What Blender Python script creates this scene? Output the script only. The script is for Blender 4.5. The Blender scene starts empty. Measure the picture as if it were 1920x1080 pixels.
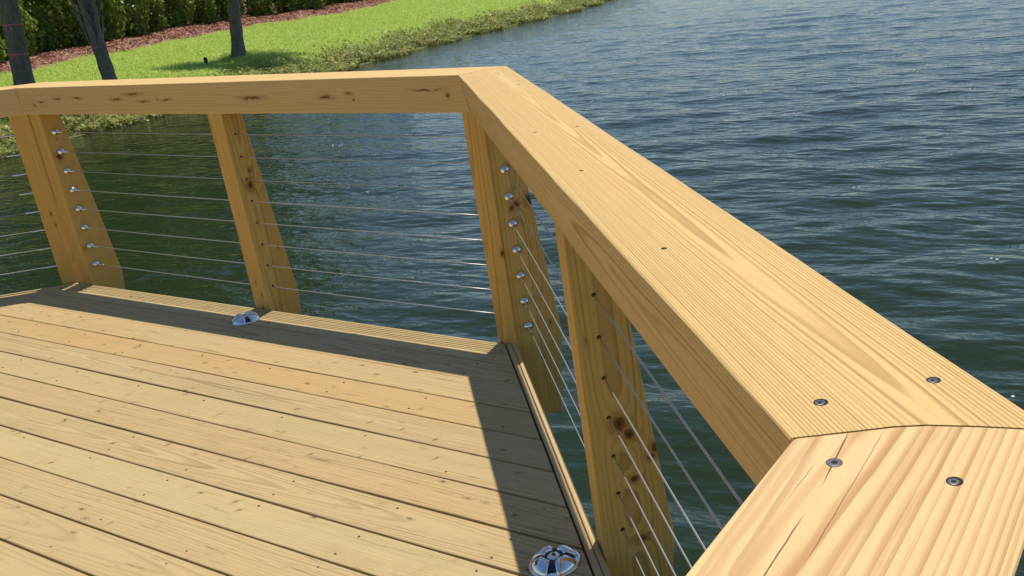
import bpy, bmesh, math, random
import numpy as np
from mathutils import Vector
R = math.radians
random.seed(7); rng = np.random.default_rng(11)
S2 = math.sqrt(.5)
scene = bpy.context.scene
C = scene.collection

# ------------------------------------------------------------------ camera
cam_d = bpy.data.cameras.new('camera'); cam = bpy.data.objects.new('camera', cam_d); C.objects.link(cam)
cam.location = (0, 0, 1.3818); cam.rotation_euler = (1.2188, .0989, .5158)
cam_d.sensor_width = 36; cam_d.lens = 36 * 1814.7 / 1920
cam_d.shift_x = -(1206.27 - 960) / 1920; cam_d.shift_y = (555.09 - 540) / 1920
cam_d.clip_start = .02; cam_d.clip_end = 3000
scene.camera = cam

# ------------------------------------------------------------------ light
SUN = Vector((-.070, .288, 1.0)).normalized()
elev = math.asin(SUN.z)
world = bpy.data.worlds.new('World'); scene.world = world; world.use_nodes = True
nt = world.node_tree; bg = nt.nodes['Background']
sky = nt.nodes.new('ShaderNodeTexSky'); sky.sky_type = 'NISHITA'; sky.sun_disc = False
sky.sun_elevation = elev; sky.sun_rotation = math.atan2(SUN.x, SUN.y)
sky.air_density = 1.0; sky.dust_density = .15; sky.ozone_density = 4.0
nt.links.new(sky.outputs[0], bg.inputs['Color']); bg.inputs['Strength'].default_value = .104
sl = bpy.data.lights.new('sun', 'SUN'); sl.energy = 4.2; sl.angle = R(.55); sl.color = (1, .942, .845)
so = bpy.data.objects.new('sun', sl); C.objects.link(so); so.location = (0, 0, 40)
so.rotation_euler = (-SUN).to_track_quat('-Z', 'Y').to_euler()
vs = scene.view_settings; vs.view_transform = 'Standard'; vs.look = 'None'; vs.gamma = 1; vs.exposure = 0
vs.use_curve_mapping = False

# ------------------------------------------------------------------ node helpers
class NT:
    def __init__(s, name):
        s.m = bpy.data.materials.new(name); s.m.use_nodes = True; s.t = s.m.node_tree
        s.b = s.t.nodes['Principled BSDF']
    def new(s, typ, **kw):
        n = s.t.nodes.new(typ)
        for k, v in kw.items(): setattr(n, k, v)
        return n
    def put(s, sock, v):
        if hasattr(v, 'is_output') or isinstance(v, bpy.types.NodeSocket): s.t.links.new(v, sock)
        else: sock.default_value = v
    def math(s, op, a, b=None, c=None, clamp=False):
        n = s.new('ShaderNodeMath', operation=op, use_clamp=clamp)
        s.put(n.inputs[0], a)
        if b is not None: s.put(n.inputs[1], b)
        if c is not None: s.put(n.inputs[2], c)
        return n.outputs[0]
    def vec(s, op, a, b=None):
        n = s.new('ShaderNodeVectorMath', operation=op); s.put(n.inputs[0], a)
        if b is not None: s.put(n.inputs[1], b)
        return n.outputs['Value'] if op in ('LENGTH', 'DOT_PRODUCT', 'DISTANCE') else n.outputs[0]
    def noise(s, v, scale=1, detail=2, rough=.5, out=0, dim='3D'):
        n = s.new('ShaderNodeTexNoise', noise_dimensions=dim); s.put(n.inputs['Vector'], v)
        n.inputs['Scale'].default_value = scale; n.inputs['Detail'].default_value = detail; n.inputs['Roughness'].default_value = rough
        return n.outputs[out]
    def mix(s, f, a, b, blend='MIX'):
        n = s.new('ShaderNodeMix', data_type='RGBA', blend_type=blend)
        s.put(n.inputs[0], f); s.put(n.inputs[6], a if not isinstance(a, tuple) else (*a, 1)[:4]); s.put(n.inputs[7], b if not isinstance(b, tuple) else (*b, 1)[:4])
        return n.outputs[2]
    def rng(s, v, a, b, c=0, d=1, smooth=False):
        n = s.new('ShaderNodeMapRange'); n.interpolation_type = 'SMOOTHSTEP' if smooth else 'LINEAR'
        s.put(n.inputs[0], v)
        for i, x in enumerate((a, b, c, d)): s.put(n.inputs[i + 1], x)
        return n.outputs[0]
    def attr(s, name, out='Vector'):
        n = s.new('ShaderNodeAttribute'); n.attribute_name = name; return n.outputs[out]
    def xyz(s, v):
        n = s.new('ShaderNodeSeparateXYZ'); s.put(n.inputs[0], v); return n.outputs
    def comb(s, x, y, z):
        n = s.new('ShaderNodeCombineXYZ')
        for i, v in enumerate((x, y, z)): s.put(n.inputs[i], v)
        return n.outputs[0]
    def bump(s, h, dist, strength=1, normal=None):
        n = s.new('ShaderNodeBump'); s.put(n.inputs['Height'], h); n.inputs['Distance'].default_value = dist; n.inputs['Strength'].default_value = strength
        if normal is not None: s.put(n.inputs['Normal'], normal)
        return n.outputs[0]
    def rand(s): return s.new('ShaderNodeObjectInfo').outputs['Random']
    def base(s, c): s.put(s.b.inputs['Base Color'], c if not isinstance(c, tuple) else (*c, 1)[:4])
    def set(s, **kw):
        for k, v in kw.items(): s.put(s.b.inputs[k], v)

def make_wood(name, early, late, spacing=.006, knots=(), cracks=(), dens=0., ringmix=.75, tint=.10, warp=.006, rough=.62,
              mott=.16, stain=.0, relief=.0006, seed=0., specks=0., band=0., bands=(), pure=.35):
    """pine: growth rings round a pith line, in the piece's own grain coordinates (x along the board, metres)"""
    n = NT(name); P = n.attr('grain'); x, y, z = n.xyz(P)
    wv = n.noise(n.vec('MULTIPLY', P, (1.3, 7, 7)), 1, 2, .5, out=1)
    wv = n.vec('MULTIPLY', n.vec('SUBTRACT', wv, (.5, .5, .5)), (0, warp * 2, warp * 2))
    Q = n.vec('ADD', n.vec('MULTIPLY', P, (0, 1, 1)), wv)
    r = n.vec('LENGTH', Q)
    kd = None; Pk = n.vec('ADD', P, n.vec('MULTIPLY', n.vec('SUBTRACT', n.noise(P, 22, 2, .5, out=1), (.5, .5, .5)), (.02, .018, .018)))
    for kx, ky, kz, kr, el in knots:
        d = n.vec('LENGTH', n.vec('MULTIPLY', n.vec('SUBTRACT', Pk, (kx, ky, kz)), (1 / el, 1, 1)))
        d = n.math('ADD', d, n.math('MULTIPLY', n.math('SUBTRACT', n.noise(P, 70, 3, .65), .5), kr * 1.1))
        d = n.math('DIVIDE', d, kr); kd = d if kd is None else n.math('MINIMUM', kd, d)
    if kd is not None:
        r = n.math('ADD', r, n.math('MULTIPLY', n.math('EXPONENT', n.math('MULTIPLY', kd, -.55)), spacing * 3.2))
    vk = None
    if dens > 0:
        vn = n.new('ShaderNodeTexVoronoi'); n.put(vn.inputs['Vector'], n.vec('MULTIPLY', n.vec('ADD', P, (seed, seed * 2, seed)), (3.2, 7.5, 0.) if specks > 0 else (3.2, 7.5, 7.5)))
        gate = n.math('LESS_THAN', n.xyz(vn.outputs['Color'])[0], dens)
        dist = n.math('ADD', vn.outputs['Distance'], n.math('MULTIPLY', n.math('SUBTRACT', n.noise(P, 45, 2), .5), .12))
        vk = n.math('MULTIPLY', n.rng(dist, .16, .10, smooth=True), gate)
        vh = n.math('MULTIPLY', n.rng(dist, .42, .1, smooth=True), gate)
        r = n.math('ADD', r, n.math('MULTIPLY', vh, spacing * 2.2))
    t = n.math('DIVIDE', r, spacing)
    t = n.math('ADD', t, n.math('MULTIPLY', n.noise(n.comb(0, 0, r), 55, 2), 2.6))
    fr = n.math('FRACT', t)
    wn = n.new('ShaderNodeTexWhiteNoise', noise_dimensions='1D'); n.put(wn.inputs['W'], n.math('FLOOR', t))
    ring = n.math('MULTIPLY', n.rng(fr, .38, .84, smooth=True), n.rng(fr, 1.0, .88, smooth=True))
    ring = n.math('MULTIPLY', ring, n.rng(wn.outputs['Value'], 0, 1, .45, 1.0))
    fib = n.noise(n.vec('MULTIPLY', P, (9, 420, 420)), 1, 2, .6)
    big = n.noise(n.vec('MULTIPLY', P, (1.7, 9, 9)), 1, 3, .55)
    ringv = n.math('MULTIPLY', ring, n.rng(n.noise(n.vec('MULTIPLY', P, (1.2, 16, 16)), 1, 2), .3, .7, pure, 1.0))
    col = n.mix(n.math('MULTIPLY', ringv, ringmix, clamp=True), early, late)
    col = n.mix(n.rng(fib, .25, .75, 0, mott), col, tuple(c * .62 for c in late))
    col = n.mix(n.rng(big, .3, .75, 0, .55 * mott * 3), col, tuple(c * f for c, f in zip(early, (.90, .80, .66))))
    if band > 0:
        bn = n.noise(n.vec('MULTIPLY', P, (1.1, 26, 26)), 1, 2, .5); col = n.mix(n.rng(bn, .52, .66, 0, band, True), col, tuple(c * f for c, f in zip(late, (1.05, 1.0, 1.0))))
    for by, bw, bst, bsl in bands:
        yb_ = n.math('SUBTRACT', n.math('SUBTRACT', y, by), n.math('MULTIPLY', x, bsl))
        yb_ = n.math('ABSOLUTE', n.math('ADD', yb_, n.math('MULTIPLY', n.math('SUBTRACT', n.noise(n.vec('MULTIPLY', P, (7, 20, 20)), 1, 2), .5), .022)))
        col = n.mix(n.rng(yb_, bw, bw * .35, 0, bst, True), col, tuple(c * f for c, f in zip(late, (1.12, 1.0, .9))))
    rd = n.rand()
    col = n.mix(n.rng(rd, 0, 1, 0, tint * 2), col, n.mix(n.math('FRACT', n.math('MULTIPLY', rd, 7.3)), tuple(c * f for c, f in zip(early, (.86, .68, .5))), tuple(c * f for c, f in zip(early, (.94, .98, .9)))))
    if stain > 0:
        sm = n.noise(n.vec('MULTIPLY', P, (3.2, 5, 5)), 1, 4, .65)
        col = n.mix(n.rng(sm, .55, .8, 0, stain), col, tuple(c * f for c, f in zip(early, (.62, .56, .44))))
    kc = tuple(c * f for c, f in zip(late, (.42, .26, .14)))
    if vk is not None: col = n.mix(n.math('MULTIPLY', vk, .8), n.mix(n.math('MULTIPLY', vh, .35), col, tuple(c * .7 for c in late)), kc)
    if specks > 0:
        v2 = n.new('ShaderNodeTexVoronoi'); n.put(v2.inputs['Vector'], n.vec('MULTIPLY', P, (13, 30, 0.)))
        g2 = n.math('LESS_THAN', n.xyz(v2.outputs['Color'])[1], specks)
        m2 = n.math('MULTIPLY', n.math('MULTIPLY', n.rng(v2.outputs['Distance'], .20, .10), g2), .5)
        col = n.mix(n.math('MULTIPLY', m2, .7), col, tuple(c * .3 for c in late))
        v3 = n.new('ShaderNodeTexVoronoi'); rt = n.new('ShaderNodeMapping'); rt.inputs['Rotation'].default_value = (0, 0, .5); n.put(rt.inputs[0], Pk); n.put(v3.inputs['Vector'], n.vec('MULTIPLY', rt.outputs[0], (4.2, 1.7, 0.)))
        g3 = n.math('LESS_THAN', n.xyz(v3.outputs['Color'])[2], specks * 2.6)
        d3 = n.math('ADD', v3.outputs['Distance'], n.math('MULTIPLY', n.math('SUBTRACT', n.noise(P, 45, 3, .7), .5), .15))
        col = n.mix(n.math('MULTIPLY', n.rng(d3, .30, .06, 0, .5, True), g3), col, tuple(c * f for c, f in zip(early, (.72, .56, .42))))
        col = n.mix(n.math('MULTIPLY', n.rng(d3, .10, .055, 0, .85, True), g3), col, (.13, .066, .042))
        col = n.mix(n.math('MULTIPLY', n.rng(d3, .02, -.02, 0, .5, True), g3), col, tuple(c * .6 for c in early))
        ck = n.noise(n.vec('MULTIPLY', P, (5, 130, 130)), 1, 3, .7); ck2 = n.noise(n.vec('MULTIPLY', P, (2.5, 14, 14)), 1, 2)
        col = n.mix(n.math('MULTIPLY', n.rng(ck, .58, .70, 0, .8), n.rng(ck2, .42, .60)), col, tuple(c * .55 for c in late))
        gw = n.noise(n.vec('MULTIPLY', P, (.8, 3.5, 3.5)), 1, 3, .6)
        col = n.mix(n.rng(gw, .42, .72, 0, .45), col, tuple(c * f for c, f in zip(early, (.74, .80, .74))))
    if kd is not None:
        col = n.mix(n.rng(kd, 2.6, 1.0, 0, .5, True), col, tuple(c * f for c, f in zip(late, (.85, .6, .38))))
        col = n.mix(n.rng(kd, 1.15, .7, 0, .8, True), col, kc)
        col = n.mix(n.rng(kd, .55, .2, 0, .8, True), col, tuple(c * .45 for c in kc))
    for cx0, cx1, cy, sl_, w in cracks:
        yy = n.math('SUBTRACT', y, n.math('ADD', cy, n.math('MULTIPLY', n.math('SUBTRACT', x, cx0), sl_)))
        yy = n.math('ABSOLUTE', n.math('ADD', yy, n.math('MULTIPLY', n.math('SUBTRACT', n.noise(P, 30, 2), .5), .002)))
        e = n.math('MULTIPLY', n.rng(x, cx0, cx0 + .02), n.rng(x, cx1, cx1 - .03))
        ww = n.math('MULTIPLY', e, w)
        m = n.rng(n.math('SUBTRACT', yy, ww), .0002, -.0002)
        m = n.math('MULTIPLY', m, n.math('GREATER_THAN', e, .01))
        col = n.mix(n.math('MULTIPLY', m, .85), col, (.10, .05, .02))
    n.base(col)
    h = n.math('ADD', n.math('MULTIPLY', ring, -.6), n.math('MULTIPLY', fib, .5))
    n.set(Roughness=n.rng(fib, .2, .8, rough - .08, rough + .12), Normal=n.bump(h, relief))
    n.b.inputs['Specular IOR Level'].default_value = .3
    return n.m

CAPE, CAPL = (.78, .535, .215), (.40, .205, .060)
POE, POL = (.82, .51, .13), (.36, .155, .030)
DKE, DKL = (.62, .455, .225), (.20, .12, .045)

def simple(name, col, rough=.5, metal=0., noise=0., nscale=20):
    n = NT(name)
    if noise:
        f = n.noise(n.new('ShaderNodeTexCoord').outputs['Object'], nscale, 3)
        n.base(n.mix(f, tuple(c * (1 - noise) for c in col), tuple(min(1, c * (1 + noise)) for c in col)))
    else: n.base(col)
    n.set(Roughness=rough, Metallic=metal); return n.m

M = {}
M['chrome'] = simple('chrome', (.78, .79, .80), .09, 1., .05, 60)
M['steel'] = simple('steel', (.19, .19, .205), .45, 1., .15, 80)
M['cable'] = simple('cable_steel', (.52, .51, .49), .45, 1., .2, 150)
M['hole'] = simple('hole_shade', (.012, .009, .007), .8, 0, .3, 90)  # near-black colour painted in for the shade inside uncut holes
M['rust'] = simple('nail_head', (.12, .08, .05), .6, .5, .4, 300)
M['lens'] = simple('light_lens', (.012, .016, .03), .12, 0, .2, 60)

# ------------------------------------------------------------------ object helpers
def link(o, parent=None):
    C.objects.link(o)
    if parent is not None: o.parent = parent
    return o
def tag(o, label=None, cat=None, group=None, kind=None):
    if label: o['label'] = label
    if cat: o['category'] = cat
    if group: o['group'] = group
    if kind: o['kind'] = kind
    return o
def empty(name, loc, label, cat, group=None):
    o = bpy.data.objects.new(name, None); o.location = loc; o.empty_display_size = .2
    return tag(link(o), label, cat, group)
def from_bm(name, bm, mat, parent=None, smooth=None, grain=None):
    """world-space bmesh -> object (child keeps world coordinates through its parent's translation)"""
    me = bpy.data.meshes.new(name)
    bmesh.ops.recalc_face_normals(bm, faces=bm.faces[:])
    if grain is not None:
        o0, ax, ay, az, pith, tilt, off = grain
        lay = bm.verts.layers.float_vector.new('grain')
        for v in bm.verts:
            d = v.co - o0; lx, ly, lz = d.dot(ax), d.dot(ay), d.dot(az)
            v[lay] = (lx + off, ly - pith[0] + tilt[0] * lx, lz - pith[1] + tilt[1] * lx)
    if parent is not None: bmesh.ops.translate(bm, verts=bm.verts[:], vec=-parent_world(parent))
    bm.to_mesh(me); bm.free()
    me.materials.append(mat)
    if smooth: me.polygons.foreach_set('use_smooth', [True] * len(me.polygons))
    o = bpy.data.objects.new(name, me)
    return link(o, parent)
def parent_world(p):
    v = Vector(p.location)
    while p.parent is not None: p = p.parent; v += Vector(p.location)
    return v
def np_mesh(name, verts, faces, mat, parent=None, smooth=False, attrs=None):
    me = bpy.data.meshes.new(name); verts = np.asarray(verts, np.float32); faces = np.asarray(faces, np.int32)
    k = faces.shape[1]
    me.vertices.add(len(verts)); me.vertices.foreach_set('co', verts.ravel())
    me.loops.add(faces.size); me.loops.foreach_set('vertex_index', faces.ravel())
    me.polygons.add(len(faces)); me.polygons.foreach_set('loop_start', np.arange(0, faces.size, k, dtype=np.int32))
    me.update(calc_edges=True)
    if smooth: me.polygons.foreach_set('use_smooth', np.ones(len(faces), bool))
    for an, av in (attrs or {}).items():
        a = me.attributes.new(an, 'FLOAT', 'POINT'); a.data.foreach_set('value', np.asarray(av, np.float32))
    me.materials.append(mat)
    o = bpy.data.objects.new(name, me); return link(o, parent)

def loft(bm, bottom, top):
    """prism between two outlines with the same number of points"""
    vb = [bm.verts.new(p) for p in bottom]; vt = [bm.verts.new(p) for p in top]; k = len(vb)
    bm.faces.new(vb[::-1]); bm.faces.new(vt)
    for i in range(k): bm.faces.new((vb[i], vb[(i + 1) % k], vt[(i + 1) % k], vt[i]))
def bevel_axis(bm, axis, off, seg=2, tol=.93):
    ed = [e for e in bm.edges if e.calc_length() > 1e-5 and abs((e.verts[0].co - e.verts[1].co).normalized().dot(axis)) > tol]
    if ed: bmesh.ops.bevel(bm, geom=ed, offset=off, segments=seg, affect='EDGES', profile=.5)
def wobble(bm, axis, t0, t1, cuts, amp, seed, freq=2.6, zamp=.35):
    """slightly crooked lumber: cut the piece across and push the rings off line"""
    for i in range(1, cuts):
        t = t0 + (t1 - t0) * i / cuts
        bmesh.ops.bisect_plane(bm, geom=bm.verts[:] + bm.edges[:] + bm.faces[:], plane_co=axis * t, plane_no=axis)
    def sn(q_, a, k_): return math.sin(q_ * freq * 1.7 + a + seed * 1.3) * .6 + math.sin(q_ * freq * 4.3 + 2.1 * a + seed * 2.9 + k_) * .28 + math.sin(q_ * 37 + 5 * a + seed * 4.7 + k_) * .12
    for v in bm.verts:
        q_ = v.co.dot(axis); p_ = v.co - axis * q_; a = p_.x * 5 + p_.y * 4 + p_.z * 7
        w = Vector((sn(q_, a, 0), sn(q_, a + 1.7, 2), sn(q_, a + 3.9, 4) * zamp)) * amp
        v.co += w - axis * w.dot(axis)
def frame_of(p, u):
    u = u.normalized(); a = Vector((0, 0, 1)) if abs(u.z) < .9 else Vector((1, 0, 0))
    v = u.cross(a).normalized(); return u, v, u.cross(v)
def lathe(bm, base, axis, prof, seg=16, cap=True):
    u, v, w = frame_of(base, axis); rings = []
    for h, r in prof:
        rings.append([bm.verts.new(base + u * h + (v * math.cos(2 * math.pi * i / seg) + w * math.sin(2 * math.pi * i / seg)) * max(r, 1e-5)) for i in range(seg)])
    for a, b in zip(rings, rings[1:]):
        for i in range(seg): bm.faces.new((a[i], a[(i + 1) % seg], b[(i + 1) % seg], b[i]))
    if cap: bm.faces.new(rings[0][::-1]); bm.faces.new(rings[-1])
def tube(bm, pts, r, seg=8):
    rings = []
    for i, p in enumerate(pts):
        d = (pts[min(i + 1, len(pts) - 1)] - pts[max(i - 1, 0)]); u, v, w = frame_of(p, d)
        rr = r[i] if hasattr(r, '__len__') else r
        rings.append([bm.verts.new(p + (v * math.cos(2 * math.pi * j / seg) + w * math.sin(2 * math.pi * j / seg)) * rr) for j in range(seg)])
    for a, b in zip(rings, rings[1:]):
        for i in range(seg): bm.faces.new((a[i], a[(i + 1) % seg], b[(i + 1) % seg], b[i]))
    bm.faces.new(rings[0][::-1]); bm.faces.new(rings[-1])

# ------------------------------------------------------------------ octagon geometry
WATER = -.90
# each side: direction along it (clockwise seen from above), outward normal, offsets of lines from the origin
NA, NB, NC, ND = Vector((0, 1, 0)), Vector((S2, S2, 0)), Vector((1, 0, 0)), Vector((-S2, S2, 0))
DA, DB, DC, DD = Vector((1, 0, 0)), Vector((S2, -S2, 0)), Vector((0, -1, 0)), Vector((S2, S2, 0))
H, HB = 1.011, .879
RAIL = {'A': dict(it=2.6312, ot=2.8162, ib=2.6318, ob=2.7700), 'B': dict(it=.2511, ot=.4350, ib=.2722, ob=.3620),
        'C': dict(it=-.2609, ot=-.0762, ib=-.2450, ob=-.1250), 'D': dict(it=5.462, ot=5.648, ib=5.452, ob=5.600)}
NRM = dict(A=NA, B=NB, C=NC, D=ND); DIR = dict(A=DA, B=DB, C=DC, D=DD)
def isect(n1, o1, n2, o2):
    det = n1.x * n2.y - n1.y * n2.x
    return Vector(((o1 * n2.y - o2 * n1.y) / det, (n1.x * o2 - n2.x * o1) / det, 0))
def corner(s1, s2, key): return isect(NRM[s1], RAIL[s1][key], NRM[s2], RAIL[s2][key])
UP = Vector((0, 0, 1))

# ------------------------------------------------------------------ lake, ground
shore_y = np.array([-400, -60, -20, -5, 2, 6, 8.4, 10, 12, 14, 17.5, 22, 25.5, 29, 32.7, 36.5, 42, 52, 75, 120, 400.])
shore_x = np.array([-120, -40, -22, -17.4, -16.8, -16.9, -17.2, -17.6, -18.0, -18.4, -18.8, -20.0, -20.8, -21.2, -21.7, -22.9, -25, -28, -36, -60, -200.])
def shx(y): return np.interp(y, shore_y, shore_x)
mul_y = np.array([-60, 4, 9, 13.4, 15, 17.3, 19, 22.5, 25.8, 28, 31, 35, 45, 80, 400.])
mul_x = np.array([-45, -24.6, -25.4, -26.4, -27.0, -27.8, -28.3, -29.8, -30.6, -30.5, -31.2, -32.6, -36, -55, -220.])
def mux(y): return np.interp(y, mul_y, mul_x)
def hedx(y): return mux(y) - 2.35 + .3 * np.sin(y * .5)
prof_d = np.array([-60, -6, -2, 0, .5, 1.1, 1.9, 3.5, 9.5, 13, 30, 400])
prof_h = np.array([-3.2, -2.6, -1.5, -.92, -.74, -.58, -.45, -.38, -.12, .0, .1, .6])
def gz(x, y):
    d = shx(y) - x
    h = np.interp(d, prof_d, prof_h)
    rr = np.hypot(x, y); far = np.interp(rr, [150, 156, 175, 400, 2000], [-3.2, -.95, .1, 1.0, 3.0])
    bump_ = .03 * np.sin(x * 1.7 + np.sin(y * 1.1) * 1.3) + .025 * np.sin(y * 2.3 + x * .6)
    h = h + np.where(d > .3, bump_, 0) + np.where(mux(y) > x, .10 * np.clip((mux(y) - x) / .5, 0, 1), 0)
    return np.maximum(h, far)
def steps(*segs):
    out = []
    for a, b, n in segs: out.append(np.linspace(a, b, n, endpoint=False))
    out.append([segs[-1][1]]); return np.concatenate(out)
def grid(xs, ys, zf):
    X, Y = np.meshgrid(xs, ys, indexing='ij'); Z = zf(X, Y)
    v = np.stack([X, Y, Z], -1).reshape(-1, 3); nx, ny = len(xs), len(ys)
    i = np.arange(nx - 1)[:, None] * ny + np.arange(ny - 1)[None]
    f = np.stack([i, i + ny, i + ny + 1, i + 1], -1).reshape(-1, 4); return v, f
def ground_mat():
    n = NT('ground'); P = n.new('ShaderNodeTexCoord').outputs['Object']
    a = n.noise(P, .9, 4, .6); b = n.noise(P, 9, 4, .7); c = n.noise(P, 60, 2, .6)
    g = n.mix(n.rng(a, .3, .7), (.29, .44, .042), (.42, .51, .06))
    g = n.mix(n.rng(b, .35, .75, 0, .6), g, (.15, .25, .03))
    g = n.mix(n.rng(c, .55, .8, 0, .5), g, (.34, .38, .10))
    d = n.attr('dshore', 'Fac')
    mud = n.mix(b, (.09, .075, .040), (.15, .125, .07))
    dd = n.math('ADD', d, n.math('MULTIPLY', n.math('SUBTRACT', b, .5), 1.4))
    g = n.mix(n.rng(dd, .4, 1.4, 0.75, 0), g, mud)
    mu = n.mix(n.noise(n.vec('MULTIPLY', P, (30, 30, 8)), 1, 4, .7), (.24, .10, .065), (.56, .30, .20))
    dm = n.math('ADD', n.attr('dmulch', 'Fac'), n.math('MULTIPLY', n.math('SUBTRACT', b, .5), .5))
    g = n.mix(n.rng(dm, -.06, .06), g, mu)
    n.base(g); n.set(Roughness=.9, Normal=n.bump(n.math('ADD', b, n.math('MULTIPLY', c, .5)), .06))
    return n.m
xs = steps((-1500, -60, 24), (-60, -40, 20), (-40, -14, 130), (-14, 20, 16), (20, 1500, 30))
ys = steps((-1500, -20, 26), (-20, 4, 24), (4, 50, 200), (50, 90, 30), (90, 1500, 26))
v, f = grid(xs, ys, gz)
o = np_mesh('ground', v, f, ground_mat(), smooth=True, attrs={'dshore': shx(v[:, 1]) - v[:, 0], 'dmulch': mux(v[:, 1]) - v[:, 0]})
tag(o, 'grassy lawn bank sloping down to the lake', 'lawn', kind='structure')

def water_mat():
    n = NT('water'); P = n.new('ShaderNodeTexCoord').outputs['Object']
    mp = n.new('ShaderNodeMapping'); mp.inputs['Rotation'].default_value = (0, 0, R(-8)); n.put(mp.inputs[0], P); P = mp.outputs[0]
    b1 = n.noise(n.vec('MULTIPLY', P, (.55, 1.3, 1)), 6.5, 1.6, .5); b2 = n.noise(n.vec('MULTIPLY', P, (.7, 1.25, 1)), 15, 2.2, .55)
    n.base(n.mix(n.noise(P, .25, 2), (.015, .0265, .0075), (.019, .031, .010)))
    n.set(Roughness=.02, Normal=n.bump(b2, .0105, .65, n.bump(b1, .034, .7)))
    n.b.inputs['IOR'].default_value = 1.333; n.b.inputs['Specular IOR Level'].default_value = .62
    return n.m
wr = np.random.default_rng(5); comps = []
for i in range(90):
    lam = .20 * (2.2 / .20) ** wr.random(); th = wr.normal(math.radians(98), .42); k = 2 * math.pi / lam
    comps.append((k * math.cos(th), k * math.sin(th), wr.random() * 6.283, .0023 * lam ** .92, lam))
def wz(X, Y):
    Z = np.zeros_like(X); rr = np.hypot(X, Y)
    fade = 1 / (1 + (rr / 70) ** 4); sp = np.interp(rr, [0, 13, 20, 35, 60, 100], [.05, .06, .1, .17, .25, 1.5])
    gust = np.interp(rr, [4, 9, 18, 30], [1.0, .85, .55, .42]) * (.85 + .35 * np.sin(X * .21 + 1.3 * np.sin(Y * .13)) * np.sin(Y * .17 + .8))
    for kx, ky, ph, a, lam in comps:
        q_ = kx * X + ky * Y + ph; Z += a * (np.sin(q_) + .28 * np.cos(2 * q_)) * np.clip(lam / sp / 2.5 - .6, 0, 1)
    shal = np.clip((X - shx(Y)) / 3.0, .15, 1)
    return WATER + Z * fade * gust * shal
xs = steps((-400, -27, 20), (-27, -12, 130), (-12, 4, 310), (4, 14, 60), (14, 160, 30))
ys = steps((-160, 0, 20), (0, 14, 280), (14, 30, 200), (30, 62, 180), (62, 170, 40))
v, f = grid(xs, ys, wz)
tag(np_mesh('lake', v, f, water_mat(), smooth=True), 'dark green rippled lake water', 'lake', kind='structure')

# ------------------------------------------------------------------ deck
deck = empty('wooden_deck', (-2.6, 1.0, 0), 'new pine plank deck floor over the lake inside the cable railing', 'deck')
PITCH, Y0 = .1425, 2.042
deckmats = [make_wood('deck_pine_%d' % i, DKE, DKL, sp, dens=dn, ringmix=rm, tint=.33, warp=wp, mott=.34, stain=.5, seed=sd, specks=.10, rough=.68, pure=.5, relief=.001)
            for i, (sp, dn, rm, wp, sd) in enumerate([(.0062, .10, 1.1, .009, 1.3), (.0050, .06, 1.1, .006, 4.1), (.0075, .14, 1.1, .012, 7.7)])]
OD_B, OD_C, OD_D = .2600, -.300, 5.408            # where the deck boards end on three sides
OD_F = OD_D - 2.4142 * 2.86 + .10                # hidden sides behind the camera
def xlim(y):
    x1 = min(OD_B / S2 - y, OD_C); x0 = -OD_D / S2 + y
    if y < 2.631 - 2.86 * 1.7071: x1 = min(x1, OD_C - (2.631 - 2.86 * 1.7071 - y))
    x0 = max(x0, OD_C - 2.4142 * 2.86)
    lowy = 2.631 - 2.86 * 1.7071
    if y < lowy: x0 = max(x0, OD_C - 2.4142 * 2.86 + (lowy - y))
    return x0, x1
def plank(ya, yb, k, name='deck_board', zt=0., th=.026, grooves=None):
    bm = bmesh.new()
    a0, a1 = xlim(ya); b0, b1 = xlim(yb)
    # subdivide along the length for a slight crown and wander
    bot = [(a0, ya, zt - th), (a1, ya, zt - th), (b1, yb, zt - th), (b0, yb, zt - th)]
    top = [(p[0], p[1], zt) for p in bot]
    loft(bm, bot, top)
    if grooves:
        bmesh.ops.delete(bm, geom=bm.faces[:] + bm.edges[:] + bm.verts[:], context='VERTS')
        pr = grooves; up = []
        for yy, zz in pr:
            l, r_ = xlim(yy); up.append(((l, yy, zz), (r_, yy, zz)))
        L = [bm.verts.new(p[0]) for p in up]; Rr = [bm.verts.new(p[1]) for p in up]; m_ = len(up)
        for i in range(m_): bm.faces.new((L[i], Rr[i], Rr[(i + 1) % m_], L[(i + 1) % m_]))
        bm.faces.new(L[::-1]); bm.faces.new(Rr)
    else:
        bevel_axis(bm, DA, .0042, 3); wobble(bm, DA, min(a0, b0), max(a1, b1), 16, .0016, k, 1.3)
    r_ = random.Random(k * 13 + 5)
    g = (Vector((a0, (ya + yb) / 2, zt)), DA, NA, UP, (r_.uniform(-.13, .13), r_.choice((-1, 1)) * r_.uniform(.012, .07)), (r_.uniform(-.012, .012), r_.uniform(-.02, .02)), r_.uniform(0, 40))
    return from_bm(name, bm, deckmats[r_.randrange(3)], deck, grain=g)
nails = bmesh.new(); holes = bmesh.new()
def disc(bm, c, n_, r, seg=8, h=.0004):
    lathe(bm, Vector(c), n_, [(0, r), (h, r * .9)], seg)
ylow = 2.631 - 2.86 * 2.4142
k = -3
gaps = {-2: .0016, -1: .0022}
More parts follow.
